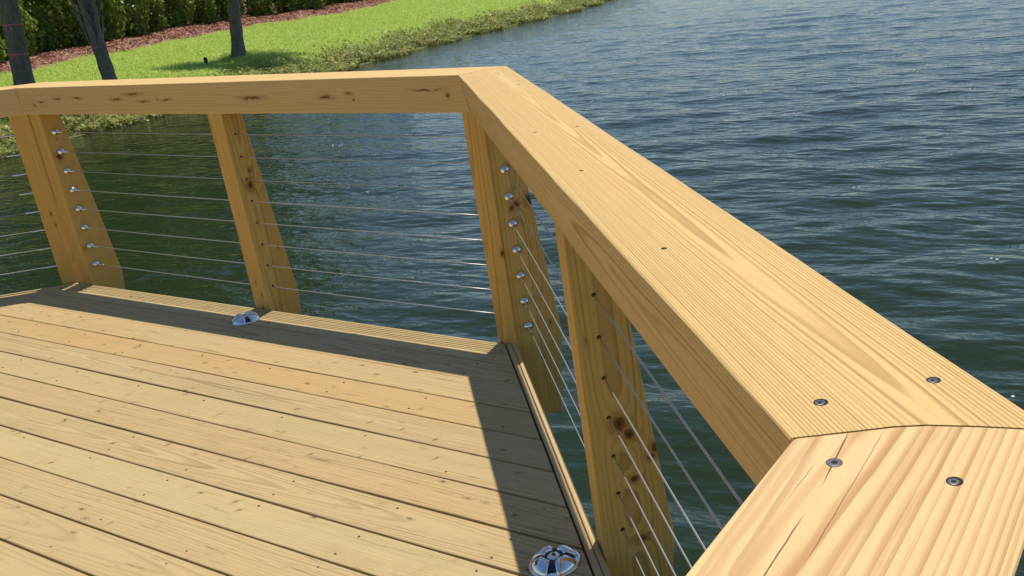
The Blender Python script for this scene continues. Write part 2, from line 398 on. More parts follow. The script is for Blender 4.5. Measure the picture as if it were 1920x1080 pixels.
while True:
    yt, ybm = Y0 - k * PITCH, Y0 - (k + 1) * PITCH
    if ybm < ylow + .1: break
    g0, g1 = gaps.get(k, .0056) / 2, gaps.get(k + 1, .0056) / 2
    plank(ybm + g1, yt - g0, k, zt=random.Random(k).uniform(-.0012, .0008))
    if k < 12:
        for j in range(-2, 9):
            xx = -2.235 - .397 * j
            for fr_ in (.21, .78):
                yy = yt - PITCH * fr_ + random.uniform(-.004, .004); x0, x1 = xlim(yy)
                if x0 + .03 < xx < x1 - .03 and random.random() < .6:
                    lathe(nails, Vector((xx + random.uniform(-.006, .006), yy, -.0006)), UP, [(0, .0036), (.0014, .0033), (.0011, .002), (.0008, .0008)], 8)
    k += 1
# border board with a fluted face along the far edge
ya, yb = Y0 + 3 * PITCH + .002, 2.6300
prof = [(ya, -.026), (ya, -.004), (ya + .004, 0)]
prof += [(ya + .066, 0)]
ww = (yb - .004 - (ya + .066)) / 6
for i in range(6):
    b_ = ya + .066 + i * ww
    prof += [(b_ + ww * .10, -.0055), (b_ + ww * .24, -.0058), (b_ + ww * .36, -.0012), (b_ + ww * .55, .0002), (b_ + ww * .80, 0), (b_ + ww * .97, -.0022)]
prof += [(yb, -.006), (yb, -.026)]
o = plank(ya, yb, 99, 'border_board', grooves=prof); o['label'] = 'fluted border board along the far deck edge'
nail_o = from_bm('nail_heads', nails, M['rust'], deck); tag(nail_o, kind='stuff')
# rim strips along the right edge (two narrow rounded strips with a seam)
trim_m = make_wood('rim_pine', (.60, .43, .21), (.42, .27, .11), .005, ringmix=.4, tint=.05)
def strip(n_, d_, o0, o1, t0, t1, zt, zb, name, mat, parent, bev=.004, seed=1, axisz=False):
    bm = bmesh.new()
    P = lambda o_, t: n_ * o_ + d_ * t
    pts = [P(o0, t0), P(o1, t0), P(o1, t1), P(o0, t1)]
    loft(bm, [(p.x, p.y, zb) for p in pts], [(p.x, p.y, zt) for p in pts])
    bevel_axis(bm, d_, bev, 3)
    r_ = random.Random(seed)
    g = (P(o0, t0), d_, n_, UP, (r_.uniform(-.05, .08), r_.uniform(-.1, .1)), (.01, -.006), r_.uniform(0, 30))
    return from_bm(name, bm, mat, parent, grain=g)
tB0, tB1 = -3.455, -.56
strip(NB, DB, .2662, .2850, tB0 + .02, tB1, .003, -.03, 'rim_strip', trim_m, deck, .006, 3)
strip(NB, DB, .2858, .3015, tB0 + .02, tB1, .0030, -.03, 'rim_strip', trim_m, deck, .0045, 4)
strip(ND, DD, OD_D + .004, OD_D + .026, -2.95, -1.722, .003, -.03, 'rim_strip', trim_m, deck, .004, 5)
strip(NC, DC, -.296, -.262, -.58, 2.2, .003, -.03, 'rim_strip', trim_m, deck, .005, 6)
jm = make_wood('joist_pine', (.46, .33, .16), (.34, .2, .08), .006)
strip(NA, DA, 2.588, 2.6265, -5.0, -2.24, -.028, -.26, 'rim_joist', jm, deck, .003, 7)
strip(NB, DB, .2560, .2945, -3.42, -.60, -.033, -.26, 'rim_joist', jm, deck, .003, 8)
strip(ND, DD, OD_D - .03, OD_D + .010, -4.6, -1.74, -.033, -.26, 'rim_joist', jm, deck, .003, 9)
strip(NC, DC, -.31, -.275, -.60, 2.2, -.033, -.26, 'rim_joist', jm, deck, .003, 10)
for j in range(0, 15):
    xx = -.70 - .397 * j + .05; x_ = -2.235 - .397 * (j - 4)
    ytop = min(2.58, (OD_B - .02) / S2 - x_, x_ + (OD_D - .05) / S2)
    ybot = max(-4.1, -4.1)
    bm = bmesh.new(); loft(bm, [(x_ - .019, ybot, -.22), (x_ + .019, ybot, -.22), (x_ + .019, ytop, -.22), (x_ - .019, ytop, -.22)],
                           [(x_ - .019, ybot, -.0275), (x_ + .019, ybot, -.0275), (x_ + .019, ytop, -.0275), (x_ - .019, ytop, -.0275)])
    if x_ < -.35 and x_ > -7.0:
        from_bm('joist', bm, jm, deck, grain=(Vector((x_, 0, 0)), NA, DA, UP, (.03, .05), (0, .01), j * 1.7))
    else: bm.free()
for px_, py_ in ((-4.6, 1.7), (-2.5, 1.7), (-1.2, .4), (-5.8, -.4), (-3.6, -.6), (-1.4, -2.2)):
    bm = bmesh.new(); lathe(bm, Vector((px_, py_, -2.8)), UP, [(0, .13), (2.57, .12)], 14)
    from_bm('pile', bm, jm, deck, grain=(Vector((px_, py_, 0)), UP, DA, NA, (0, 0), (0, 0), px_))
# ------------------------------------------------------------------ railing
def cap_rail(side, prev, nxt, parent, mat, pith, tilt, seed, name='cap_rail', jn=None, jp=None, t_end=None, t_start=None):
    n_, d_ = NRM[side], DIR[side]; q = RAIL[side]
    def ends(key, other): return corner(side, other, key) if other else None
    def pt(key, t): return n_ * q[key] + d_ * t
    st = {k_: (corner(prev, side, k_) if prev else pt(k_, t_start)) for k_ in q}
    en = {k_: (corner(side, nxt, k_) if nxt else pt(k_, t_end)) for k_ in q}
    e = .0012
    top = [st['it'] + d_ * e] + [p + d_ * e for p in (jp or [])] + [st['ot'] + d_ * e, en['ot'] - d_ * e] + [p - d_ * e for p in (jn or [])[::-1]] + [en['it'] - d_ * e]
    def mid(a, b, k_): return [a.lerp(b, (i + 1) / (k_ + 1)) for i in range(k_)]
    dst = (jp or []); den = (jn or [])
    def low(lst, a_t, b_t, a_b, b_b):
        out = []
        for p in lst:
            f_ = (p - a_t).dot(b_t - a_t) / (b_t - a_t).length_squared; out.append(a_b.lerp(b_b, f_) + (p - a_t.lerp(b_t, f_)))
        return out
    bot = [st['ib'] + d_ * e] + [p + d_ * e for p in low(dst, st['it'], st['ot'], st['ib'], st['ob'])] + [st['ob'] + d_ * e, en['ob'] - d_ * e] + \
          [p - d_ * e for p in low(den, en['it'], en['ot'], en['ib'], en['ob'])[::-1]] + [en['ib'] - d_ * e]
    bm = bmesh.new()
    loft(bm, [(p.x, p.y, HB) for p in bot], [(p.x, p.y, H) for p in top])
    bevel_axis(bm, d_, .0045, 3)
    ts = [v_.co.dot(d_) for v_ in bm.verts]; wobble(bm, d_, min(ts), max(ts), 44, .0013, seed, zamp=.15)
    g = (n_ * ((q['it'] + q['ot']) / 2) + d_ * d_.dot(st['it']) + UP * H, d_, n_, UP, pith, tilt, 0.)
    return from_bm(name, bm, mat, parent, grain=g)
def post(n_, d_, off, t0, parent, mat, w=.09, seed=0, zb=-.315, name='post'):
    bm = bmesh.new(); P = lambda u, t, z: n_ * (off + u) + d_ * t + UP * z
    prof = [(0, zb), (0, HB + .006), (.100, HB + .006), (.178, .012), (.134, zb)]
    loft(bm, [P(u, t0, z) for u, z in prof], [P(u, t0 + w, z) for u, z in prof])
    ed = [e for e in bm.edges if abs((e.verts[0].co - e.verts[1].co).normalized().dot(d_)) < .2]
    bmesh.ops.bevel(bm, geom=ed, offset=.0035, segments=2, affect='EDGES', profile=.5)
    r_ = random.Random(seed + 77)
    g = (P(0, t0, 0), UP, d_, n_, (r_.uniform(-.02, .11), r_.uniform(-.03, .2)), (r_.uniform(-.02, .02), r_.uniform(-.02, .02)), 0.)
    o = from_bm(name, bm, mat, parent, grain=g); o['pith'] = g[4]; return o
def post_mat(name, seed, kn=(), tilt=None):
    # knots are given on the post: (height, across the face, depth, radius, stretch)
    r_ = random.Random(seed + 77); py, pz = r_.uniform(-.02, .11), r_.uniform(-.03, .2); tx, tz = r_.uniform(-.02, .02), r_.uniform(-.02, .02)
    return make_wood(name, POE, POL, .0056, knots=[(h_, a_ - py + tx * h_, d_ - pz + tz * h_, rr_, el_) for h_, a_, d_, rr_, el_ in kn], ringmix=1.0, tint=.08, warp=.004, mott=.24, dens=.05, seed=seed)

def cable_run(pts, r, parent, name='cable'):
    bm = bmesh.new(); tube(bm, pts, r, 8); return from_bm(name, bm, M['cable'], parent, smooth=True)
def fitting(p, d_, parent, cable_start):
    """domed washer nut on the post face with the swaged sleeve of the cable"""
    bm = bmesh.new()
    lathe(bm, p - d_ * .001, d_, [(0, .0165), (.003, .0178), (.008, .0180), (.013, .0170), (.018, .0145), (.022, .0105), (.0245, .006), (.025, .0048)], 20)
    o = from_bm('cable_fitting', bm, M['chrome'], parent, smooth=True)
    bm = bmesh.new()
    lathe(bm, p + d_ * .022, d_, [(0, .0046), (.012, .0046), (.013, .0036), (.050, .0034), (.053, .0022)], 12)
    return from_bm('cable_sleeve', bm, M['chrome'], parent, smooth=True)

GR = 'railing sections round the deck'
far = empty('cable_railing', (-3.7, 2.70, 0), 'far cable railing side parallel to the deck planks, knots along its heavy cap', 'railing', GR)
rgt = empty('cable_railing', (-1.25, 1.72, 0), 'right cable railing side with long sunlit cap running diagonally over the lake', 'railing', GR)
nea = empty('cable_railing', (-.17, -.6, 0), 'near cable railing side whose cracked striped cap fills the bottom right corner', 'railing', GR)
lef = empty('cable_railing', (-6.0, 1.7, 0), 'left cable railing side, only its corner end and short cables in view', 'railing', GR)

kA = [(.13, -.085, .004, 2.2), (.20, -.070, .004, 5.), (.34, -.056, .0035, 7.), (.50, -.055, .0045, 6), (.80, -.064, .0055, 6.), (.93, -.043, .0065, 7), (1.00, -.074, .0045, 7), (1.10, -.066, .0075, .45), (1.17, -.070, .0035, 8),
      (1.72, -.068, .0065, 8.), (2.14, -.070, .006, 5.0), (2.27, -.056, .0065, 2.2), (2.29, -.082, .0045, .8), (2.66, -.050, .0028, 22), (2.755, -.070, .0095, .8)]
pA = (.0, -.16)
topA = make_wood('cap_pine_far', CAPE, (.50, .27, .10), .0085, ringmix=.6, tint=.03, warp=.006, mott=.22,
    knots=[(kx, -.0925 - pA[0] + .0 * kx, kz - pA[1] + .004 * kx, kr, el) for kx, kz, kr, el in kA])
topB = make_wood('cap_pine_right', CAPE, CAPL, .0030, ringmix=.95, tint=.02, warp=.0042, mott=.24, relief=.0012, pure=.45)
pC = (-.045, -.070); tC = (.0, .010)
gC = lambda lx, ly: (lx, ly - pC[0] + tC[0] * lx)
topC = make_wood('cap_pine_near', (.83, .585, .28), (.40, .19, .065), .0060, ringmix=1.0, tint=.02, warp=.0075, mott=.24, relief=.0012, band=.12, pure=.55,
    bands=[(.000 - pC[0], .010, .34, -.075), (-.053 - pC[0], .007, .35, -.03), (-.024 - pC[0], .006, .4, -.05), (.022 - pC[0], .005, .3, -.03), (-.078 - pC[0], .005, .35, 0)],
    cracks=[(-.028, .060, -.0534 - pC[0], .085, .0007), (.092, .36, -.0455 - pC[0], .02, .0006), (-.04, .15, -.0290 - pC[0], .02, .0003), (.02, .09, -.0611 - pC[0], -.02, .0003)],
    knots=[])
topD = make_wood('cap_pine_left', CAPE, CAPL, .007, ringmix=.5, tint=.03)
JN = [Vector((-.219, .6425, 0)), Vector((-.191, .6605, 0)), Vector((-.169, .6705, 0)), Vector((-.135, .680, 0)), Vector((-.102, .6875, 0))]
capA = cap_rail('A', 'D', 'B', far, topA, pA, (0, .004), 1)
capB = cap_rail('B', 'A', 'C', rgt, topB, (.030, -.030), (.003, .0062), 2, jn=JN)
capC = cap_rail('C', 'B', None, nea, topC, pC, tC, 3, jp=JN, t_end=2.2)
capD = cap_rail('D', None, 'A', lef, topD, (.02, -.1), (0, .01), 4, t_start=-4.6)

PA, PB, PC, PD = 2.6345, .3040, -.228, 5.456
# far posts
post(NA, DA, PA, -5.050, far, post_mat('post_pine_a', 1, [(.66, .09, .035, .012, 1.3)]), seed=1)
post(NA, DA, PA, -3.685, far, post_mat('post_pine_b', 2, [(.56, .09, .06, .012, 1.6), (.62, .09, .07, .006, 1.5)]), seed=2)
post(NA, DA, PA, -2.292, far, post_mat('post_pine_c', 3, [(.36, .086, 0, .007, 2.0)]), seed=3)
# right posts
post(NB, DB, PB, -3.515, rgt, post_mat('post_pine_d', 4, [(.545, .09, .125, .017, 1.0), (.535, .09, .075, .012, 1.0), (.52, .09, .06, .010, 1.)]), seed=4)
post(NB, DB, PB, -2.053, rgt, post_mat('post_pine_e', 5, [(.345, .09, .075, .016, 1.1), (.315, .09, .095, .012, 1.), (.265, .09, .155, .013, 1.), (.245, .09, .140, .009, 1.), (.195, .09, .093, .009, .8), (.03, .09, .095, .013, .8)]), seed=5)
post(NB, DB, PB, -.780, rgt, post_mat('post_pine_f', 6), seed=6)
post(NC, DC, PC, -.540, nea, post_mat('post_pine_g', 7), seed=7)
post(NC, DC, PC, .85, nea, post_mat('post_pine_h', 8), seed=8)
post(ND, DD, PD, -1.806, lef, post_mat('post_pine_i', 9), seed=9)
post(ND, DD, PD, -3.25, lef, post_mat('post_pine_j', 10), seed=10)
CA, CB, CC_, CD = 2.681, .3556, -.178, 5.488
for k in range(8):
    za = .095 + .0985 * k; zb = .067 + .1003 * k
    j = lambda: random.uniform(-.0015, .0015)
    # far: from corner post to corner post
    sag = random.uniform(.001, .006)
    pts = [NA * CA + DA * t + UP * (za + j() * .3 - sag * (1 - ((t + 3.64) / 1.36) ** 2)) for t in np.linspace(-4.96, -2.292, 15)]
    cable_run(pts, .0021, far)
    fitting(NA * CA + DA * (-4.960) + UP * za, DA, far, None)
    bm = bmesh.new(); lathe(bm, NA * CA + DA * (-2.293) + UP * za, -DA, [(0, .006), (.003, .006), (.003, .0030), (.020, .0028), (.022, .002)], 10)
    from_bm('cable_sleeve', bm, M['cable'], far, smooth=True)
    # right
    pts = [NB * CB + DB * t + UP * zb for t in np.linspace(-3.425, -.78, 12)]
    cable_run(pts, .0020, rgt); fitting(NB * CB + DB * (-3.425) + UP * zb, DB, rgt, None)
    for t_ in (-1.963,):
        bm = bmesh.new(); lathe(bm, NB * CB + DB * (t_ - .002) + UP * zb, DB, [(0, .0052), (.0026, .0050)], 10); from_bm('cable_hole', bm, M['hole'], rgt)
    bm = bmesh.new(); lathe(bm, NA * CA + DA * (-3.597) + UP * za, DA, [(0, .0052), (.0026, .0050)], 10); from_bm('cable_hole', bm, M['hole'], far)
    # near + left
    cable_run([NC * CC_ + DC * t + UP * zb for t in (-.45, .2, .85, 2.2)], .0023, nea)
    cable_run([ND * CD + DD * t + UP * za for t in (-4.5, -3.2, -1.802)], .0023, lef)
    bm = bmesh.new(); lathe(bm, ND * CD + DD * (-1.802) + UP * za, -DD, [(0, .0075), (.006, .0075), (.008, .0044), (.075, .0042), (.08, .002)], 10)
    from_bm('cable_sleeve', bm, M['chrome'], lef, smooth=True)
# small bolt hole low on the corner post
bm = bmesh.new(); lathe(bm, NB * .395 + DB * (-3.427) + UP * (-.075), DB, [(0, .0075), (.0024, .007)], 12); from_bm('bolt_hole', bm, M['hole'], rgt)

# countersunk star-drive screws in the caps
def screw(p, parent, r=.0042, deep=False, tiltv=(0, 0)):
    n_ = Vector((tiltv[0], tiltv[1], 1)).normalized(); c = Vector(p)
    bm = bmesh.new(); lathe(bm, c + UP * (-.0008), UP, [(0, r * (1.5 if deep else 1.12)), (.0011, r * (1.46 if deep else 1.10))], 20)
    h_ = from_bm('screw_hole_shade', bm, M['hole'], parent)  # dark disc on the uncut cap, the hole's shadow put in as colour
    bm = bmesh.new(); lathe(bm, c + UP * (-.0008) - Vector((r * .12, r * .22, 0)) * (1 if deep else 0), n_, [(0, r), (.0011, r), (.0012, r * .93), (.00122, r * .4)], 20)
    from_bm('screw_head', bm, M['steel'], parent, smooth=False)
    bm = bmesh.new(); vs_ = []
    for i in range(12):
        a = i * math.pi / 6; rr = r * (.48 if i % 2 else .30)
        vs_.append(bm.verts.new(c + Vector((math.cos(a) * rr, math.sin(a) * rr, .0008)) - Vector((r * .12, r * .22, 0)) * (1 if deep else 0)))
    bm.faces.new(vs_); ex = bmesh.ops.extrude_face_region(bm, geom=bm.faces[:]); bmesh.ops.translate(bm, vec=(0, 0, -.0008), verts=[g for g in ex['geom'] if isinstance(g, bmesh.types.BMVert)])
    from_bm('screw_socket', bm, M['hole'], parent)
screw((-.259, .681, H), capB, deep=True); screw((-.184, .749, H), capB, deep=True)
screw((-.217, .593, H), capC, .0055); screw((-.132, .597, H), capC, .0040, True)
for p in ((-.593, 1.025), (-.962, 1.398), (-1.837, 2.391), (-1.218, 1.776), (-1.288, 1.712)):
    bm = bmesh.new(); c = Vector((p[0], p[1], H - .0008)); lathe(bm, c, UP, [(0, .0042), (.0011, .0040)], 10)
    from_bm('screw_hole_shade', bm, M['hole'], capB)  # bare dark disc painted as the shadow of a sunk screw
screw((-.215, .18, H), capC); screw((-.125, .18, H), capC)

# ------------------------------------------------------------------ deck lights
def deck_light(loc, rz, label):
    e = empty('deck_light', loc, label, 'deck light', 'round chrome lights on the deck'); e.rotation_euler.z = rz
    def add(name, bm, mat, sm=True):
        me = bpy.data.meshes.new(name); bmesh.ops.recalc_face_normals(bm, faces=bm.faces[:]); bm.to_mesh(me); bm.free(); me.materials.append(mat)
        if sm: me.polygons.foreach_set('use_smooth', [True] * len(me.polygons))
        return link(bpy.data.objects.new(name, me), e)
    Rb = .0635
    bm = bmesh.new(); lathe(bm, Vector((0, 0, 0)), UP, [(0, Rb), (.003, Rb), (.005, Rb * .975), (.006, Rb * .93)], 40); add('base_ring', bm, M['chrome'])
    # four raised lobes with dark windows between them, round a shallow dome
    bm = bmesh.new(); lathe(bm, Vector((0, 0, .006)), UP, [(0, Rb * .72), (.009, Rb * .66), (.013, Rb * .5), (.0145, Rb * .25), (.0148, .002)], 40); add('lens', bm, M['lens'])
    for q_ in range(4):
        a0 = q_ * math.pi / 2 + .22; a1 = (q_ + 1) * math.pi / 2 - .22
        bm = bmesh.new(); NA_, rows = 10, []
        pr = [(.92, .005), (.85, .014), (.73, .023), (.58, .029), (.46, .031), (.38, .027), (.35, .019)]
        for i in range(NA_ + 1):
            t = i / NA_; a = a0 + (a1 - a0) * t; row = []
            edge = .80 + .2 * math.sin(math.pi * t) ** .5
            for rr, zz in pr: row.append(bm.verts.new((math.cos(a) * Rb * rr, math.sin(a) * Rb * rr, .004 + (zz - .004) * edge)))
            rows.append(row)
        for r0, r1 in zip(rows, rows[1:]):
            for i in range(len(pr) - 1): bm.faces.new((r0[i], r1[i], r1[i + 1], r0[i + 1]))
        ex = bmesh.ops.extrude_face_region(bm, geom=bm.faces[:])
        for g_ in ex['geom']:
            if isinstance(g_, bmesh.types.BMVert): g_.co.z = max(.003, g_.co.z - .010)
        add('lobe', bm, M['chrome'])
    bm = bmesh.new(); lathe(bm, Vector((0, 0, .014)), UP, [(0, .016), (.008, .015), (.010, .012), (.0105, .006)], 24); add('hub', bm, M['chrome'])
    bm = bmesh.new(); lathe(bm, Vector((.0, 0, .0242)), UP, [(0, .0042), (.001, .0038)], 10); add('screw_socket', bm, M['hole'], False)
    return e
deck_light((-1.278, 1.540, .0), .5, 'chrome dome light on the deck floor beside the near right railing post')
deck_light((-3.585, 2.500, .0), 1.1, 'chrome dome light at the foot of the middle far railing post')
# ------------------------------------------------------------------ vegetation
def leaf_mat(name, c1, c2, c3, trans=.35, rough=.45):
    n = NT(name); rd = n.attr('rnd', 'Fac')
    cr = n.new('ShaderNodeValToRGB'); n.put(cr.inputs[0], rd)
    e = cr.color_ramp.elements; e[0].color = (*c1, 1); e[1].color = (*c3, 1); m_ = e.new(.55); m_.color = (*c2, 1)
    n.base(cr.outputs[0]); n.set(Roughness=rough)
    tr = n.new('ShaderNodeBsdfTranslucent'); n.put(tr.inputs[0], n.mix(.5, cr.outputs[0], tuple(min(1, c * 1.6) for c in c3)))
    mx = n.new('ShaderNodeMixShader'); mx.inputs[0].default_value = trans
    n.put(mx.inputs[1], n.b.outputs[0]); n.put(mx.inputs[2], tr.outputs[0])
    n.put(n.t.nodes['Material Output'].inputs[0], mx.outputs[0]); return n.m
def quads(cen, nrm, size, asp, r_, bend=.25):
    """leaf-shaped quads (kite) at centres, facing nrm, random spin"""
    k = len(cen); nrm = nrm / np.linalg.norm(nrm, axis=1, keepdims=True)
    a = r_.normal(size=(k, 3)); a -= (a * nrm).sum(1, keepdims=True) * nrm; a /= np.linalg.norm(a, axis=1, keepdims=True); b = np.cross(nrm, a)
    L = size[:, None]; W = L * asp
    v = np.stack([cen - a * L * .5, cen + b * W * .5 + nrm * L * bend * .3, cen + a * L * .5 - nrm * L * bend * .3, cen - b * W * .5 + nrm * L * bend * .3], 1).reshape(-1, 3)
    return v, np.arange(4 * k).reshape(-1, 4)
def gzv(x, y): return float(gz(np.array([x]), np.array([y]))[0])

hedge_leaf = leaf_mat('hedge_leaf', (.018, .052, .009), (.11, .23, .028), (.58, .64, .11), .42, .33)
bark = simple('bark', (.10, .075, .055), .85, 0, .4, 14)
def shrub_mesh(seed):
    r_ = np.random.default_rng(seed); k = 5200
    u = r_.random(k); th = r_.random(k) * 6.283; zz = .06 + 2.5 * u ** .92
    lump = 1 + .16 * np.sin(3 * th + 2.2 * zz + seed) + .12 * np.sin(5 * th - 3.1 * zz + 2 * seed) + .08 * np.sin(9 * zz + th * 2)
    prof_ = np.interp(zz, [0, .25, .9, 1.8, 2.3, 2.6], [.32, .52, .63, .62, .50, .22]) * lump
    rad = prof_ * (1 - .45 * r_.random(k) ** 2.2)
    c = np.stack([np.cos(th) * rad, np.sin(th) * rad, zz], 1) + r_.normal(size=(k, 3)) * .03
    n_ = np.stack([np.cos(th), np.sin(th), np.full(k, .55)], 1) + r_.normal(size=(k, 3)) * .55
    v, f = quads(c, n_, r_.uniform(.09, .17, k), .55, r_)
    rr = np.clip(.30 + .26 * r_.normal(size=k) + .34 * (r_.random(k) > .80), 0, 1)
    return v, f, np.repeat(rr, 4)
def mesh_data(name, v, f, mat, rnd):
    o = np_mesh(name, v, f, mat, attrs={'rnd': rnd}); me = o.data; bpy.data.objects.remove(o); return me
shr = [mesh_data('shrub_foliage', *shrub_mesh(s_)[:2], hedge_leaf, shrub_mesh(s_)[2]) for s_ in (3, 8, 14, 21)]
bm = bmesh.new()
for a in range(5):
    an = a * 1.256; tube(bm, [Vector((math.cos(an) * .05, math.sin(an) * .05, -.1)), Vector((math.cos(an) * .16, math.sin(an) * .16, .7)), Vector((math.cos(an) * .34, math.sin(an) * .34, 1.7))], [.022, .017, .007], 6)
stem_me = bpy.data.meshes.new('shrub_stems'); bm.to_mesh(stem_me); bm.free(); stem_me.materials.append(bark)
ORD = ['first', 'second', 'third', 'fourth', 'fifth', 'sixth', 'seventh', 'eighth', 'ninth', 'tenth', 'eleventh', 'twelfth', 'thirteenth', 'fourteenth', 'fifteenth', 'sixteenth', 'seventeenth', 'eighteenth', 'nineteenth', 'twentieth']
yy = 10.6; i = 0
hr = random.Random(4); ny = 0
while yy < 37:
    x = float(hedx(np.array([yy]))[0]) + hr.uniform(-.35, .35)
    seen = 15.0 < yy < 34.5
    if seen: ny += 1
    lab = 'dark leafy hedge shrub in the mulch bed, %s from the left edge of the picture' % ORD[min(ny - 1, 19)] if seen else 'leafy hedge shrub in the mulch bed, beyond the picture edge'
    e = empty('hedge_shrub', (x, yy, gzv(x, yy) - .03), lab, 'shrub', 'clipped shrubs of the hedge in the mulch bed')
    e.rotation_euler.z = hr.uniform(0, 6.28); sc = hr.uniform(.92, 1.12); e.scale = (sc, sc, sc * hr.uniform(.95, 1.1))
    link(bpy.data.objects.new('foliage', shr[i % 4]), e); link(bpy.data.objects.new('stems', stem_me), e)
    i += 1; yy += hr.uniform(1.12, 1.42) * (1 if yy < 30 else 1.2)

# palms ------------------------------------------------------------
trunk_m = None
def trunk_mat():
    n = NT('palm_bark'); P = n.new('ShaderNodeTexCoord').outputs['Object']
    a = n.noise(n.vec('MULTIPLY', P, (6, 6, 26)), 1, 4, .65); b = n.noise(n.vec('MULTIPLY', P, (22, 22, 4)), 1, 3, .6)
    col = n.mix(a, (.11, .095, .078), (.30, .26, .21)); col = n.mix(n.rng(b, .4, .7, 0, .5), col, (.05, .05, .035))
    n.base(col); n.set(Roughness=.9, Normal=n.bump(n.math('ADD', a, b), .03)); return n.m
trunk_m = trunk_mat()
frond_m = leaf_mat('palm_frond', (.03, .065, .015), (.06, .12, .025), (.13, .19, .05), .25, .4)
boot_m = simple('palm_boot', (.20, .175, .15), .85, 0, .35, 30)
pink_m = simple('pink_tape', (.50, .13, .17), .45, 0, .2, 40)
def frond_crown(seed, L=1.9, k=26):
    r_ = np.random.default_rng(seed); V, F, A = [], [], []; n0 = 0
    for i in range(k):
        az = i * 2.399 + r_.normal() * .1; up = r_.uniform(-.5, 1.25); d = np.array([math.cos(az), math.sin(az), 0])
        t = np.linspace(0, 1, 22); h = math.sin(up) * L * t - 1.0 * t ** 2.2 * L * .6; ho = math.cos(up) * L * t * .95
        ax = d[None] * ho[:, None] + np.array([0, 0, 1.])[None] * h[:, None]; side = np.cross(d, [0, 0, 1.])
        for j in range(3, 22):
            tl = t[j]; w = .62 * L * .5 * math.sin(math.pi * (.12 + .86 * tl)) + .03
            fw = ax[j] - ax[j - 1]; fw /= np.linalg.norm(fw)
            for sgn in (-1, 1):
                dirn = side * sgn * .85 + fw * .6 - np.array([0, 0, .25]); dirn /= np.linalg.norm(dirn); p0 = ax[j]
                nr = np.cross(dirn, fw); wd = fw * .045
                V += [p0 - wd, p0 + wd, p0 + dirn * w + np.array([0, 0, -.1 * w])]; F.append((n0, n0 + 1, n0 + 2)); n0 += 3; A += [r_.random()] * 3
    return np.array(V), np.array(F), np.array(A)
def palm(base, lean, hgt, r0, r1, label, seed, boots=None, ribbons=()):
    z0 = gzv(*base); e = empty('palm_tree', (base[0], base[1], z0), label, 'palm tree', 'young palms on the lake bank')
    pts = [Vector((lean[0] * t + lean[2] * t * t, lean[1] * t, hgt * t)) for t in np.linspace(-.03, 1, 26)]
    rr = [r1 + (r0 - r1) * (1 - min(1, max(0, t))) ** .8 + .05 * math.exp(-max(0, t) * hgt / .18) + .008 * math.sin(t * 60) for t in np.linspace(-.03, 1, 26)]
    bm = bmesh.new(); tube(bm, pts, rr, 18); me = bpy.data.meshes.new('trunk'); bm.to_mesh(me); bm.free(); me.materials.append(trunk_m)
    me.polygons.foreach_set('use_smooth', [True] * len(me.polygons)); link(bpy.data.objects.new('trunk', me), e)
    def at(h):
        t = h / hgt; return Vector((lean[0] * t + lean[2] * t * t, lean[1] * t, h)), np.interp(t, np.linspace(-.03, 1, 26), rr)
    if boots:
        r_ = random.Random(seed); h = boots[0]; k = 0
        while h < hgt - .1:
            c, q_ = at(h)
            for j in range(3):
                a = k * 1.1 + j * 2.094; d = Vector((math.cos(a), math.sin(a), 0)); sd = Vector((-d.y, d.x, 0))
                sp = min(1, (h - boots[0]) / .9 + .35)
                bm = bmesh.new(); p0 = c + d * q_ * .93; p1 = p0 + d * .09 * sp + UP * .20; p2 = p1 + d * .12 * sp + UP * .22
                rows = []
                for p, w, th_ in ((p0, .075, .03), (p1, .052, .025), (p2, .032, .018)):
                    rows.append([bm.verts.new(p + sd * w), bm.verts.new(p + d * th_), bm.verts.new(p - sd * w), bm.verts.new(p - d * th_ * .6)])
                for ra, rb in zip(rows, rows[1:]):
                    for i_ in range(4): bm.faces.new((ra[i_], ra[(i_ + 1) % 4], rb[(i_ + 1) % 4], rb[i_]))
                bm.faces.new(rows[0][::-1]); bm.faces.new(rows[-1])
                me = bpy.data.meshes.new('leaf_base'); bmesh.ops.recalc_face_normals(bm, faces=bm.faces[:]); bm.to_mesh(me); bm.free(); me.materials.append(boot_m); link(bpy.data.objects.new('leaf_base', me), e)
            h += .15; k += 1
    for h in ribbons:
        c, q_ = at(h); bm = bmesh.new(); lathe(bm, c - UP * .018, Vector((.03, .05, 1)), [(0, q_ + .006), (.012, q_ + .012), (.034, q_ + .010), (.038, q_ + .005)], 20)
        u = Vector((.6, -.8, 0)).normalized(); s_ = Vector((.8, .6, 0))
        for sg in (-1, 1):      # knot tails
            p0 = c + u * (q_ + .012); vs_ = [bm.verts.new(p0 + s_ * sg * .01), bm.verts.new(p0 + s_ * sg * .05 - UP * .10 + u * .02), bm.verts.new(p0 + s_ * sg * .075 - UP * .085 + u * .025), bm.verts.new(p0 + s_ * sg * .03 + UP * .01)]
            bm.faces.new(vs_)
        me = bpy.data.meshes.new('ribbon'); bm.to_mesh(me); bm.free(); me.materials.append(pink_m); link(bpy.data.objects.new('ribbon', me), e)
    v, f, a = frond_crown(seed, 2.2, 38); top, _ = at(hgt - .05)
    o = np_mesh('crown', v, f, frond_m, e, attrs={'rnd': a}); o.location = top
    return e
palm((-21.27, 11.19), (.20, .38, 0), 4.6, .185, .165, 'thick palm trunk with two pink tape bands at the left edge', 2, ribbons=(.82, 1.40))
palm((-19.77, 12.13), (-.09, -.14, 0), 4.2, .135, .125, 'slim palm trunk sheathed in crossed leaf bases, second from the left', 5, boots=(1.02, 0))
palm((-21.83, 16.95), (.37, .48, 0), 5.0, .150, .125, 'upright dark palm trunk standing alone above its own shadow', 9)
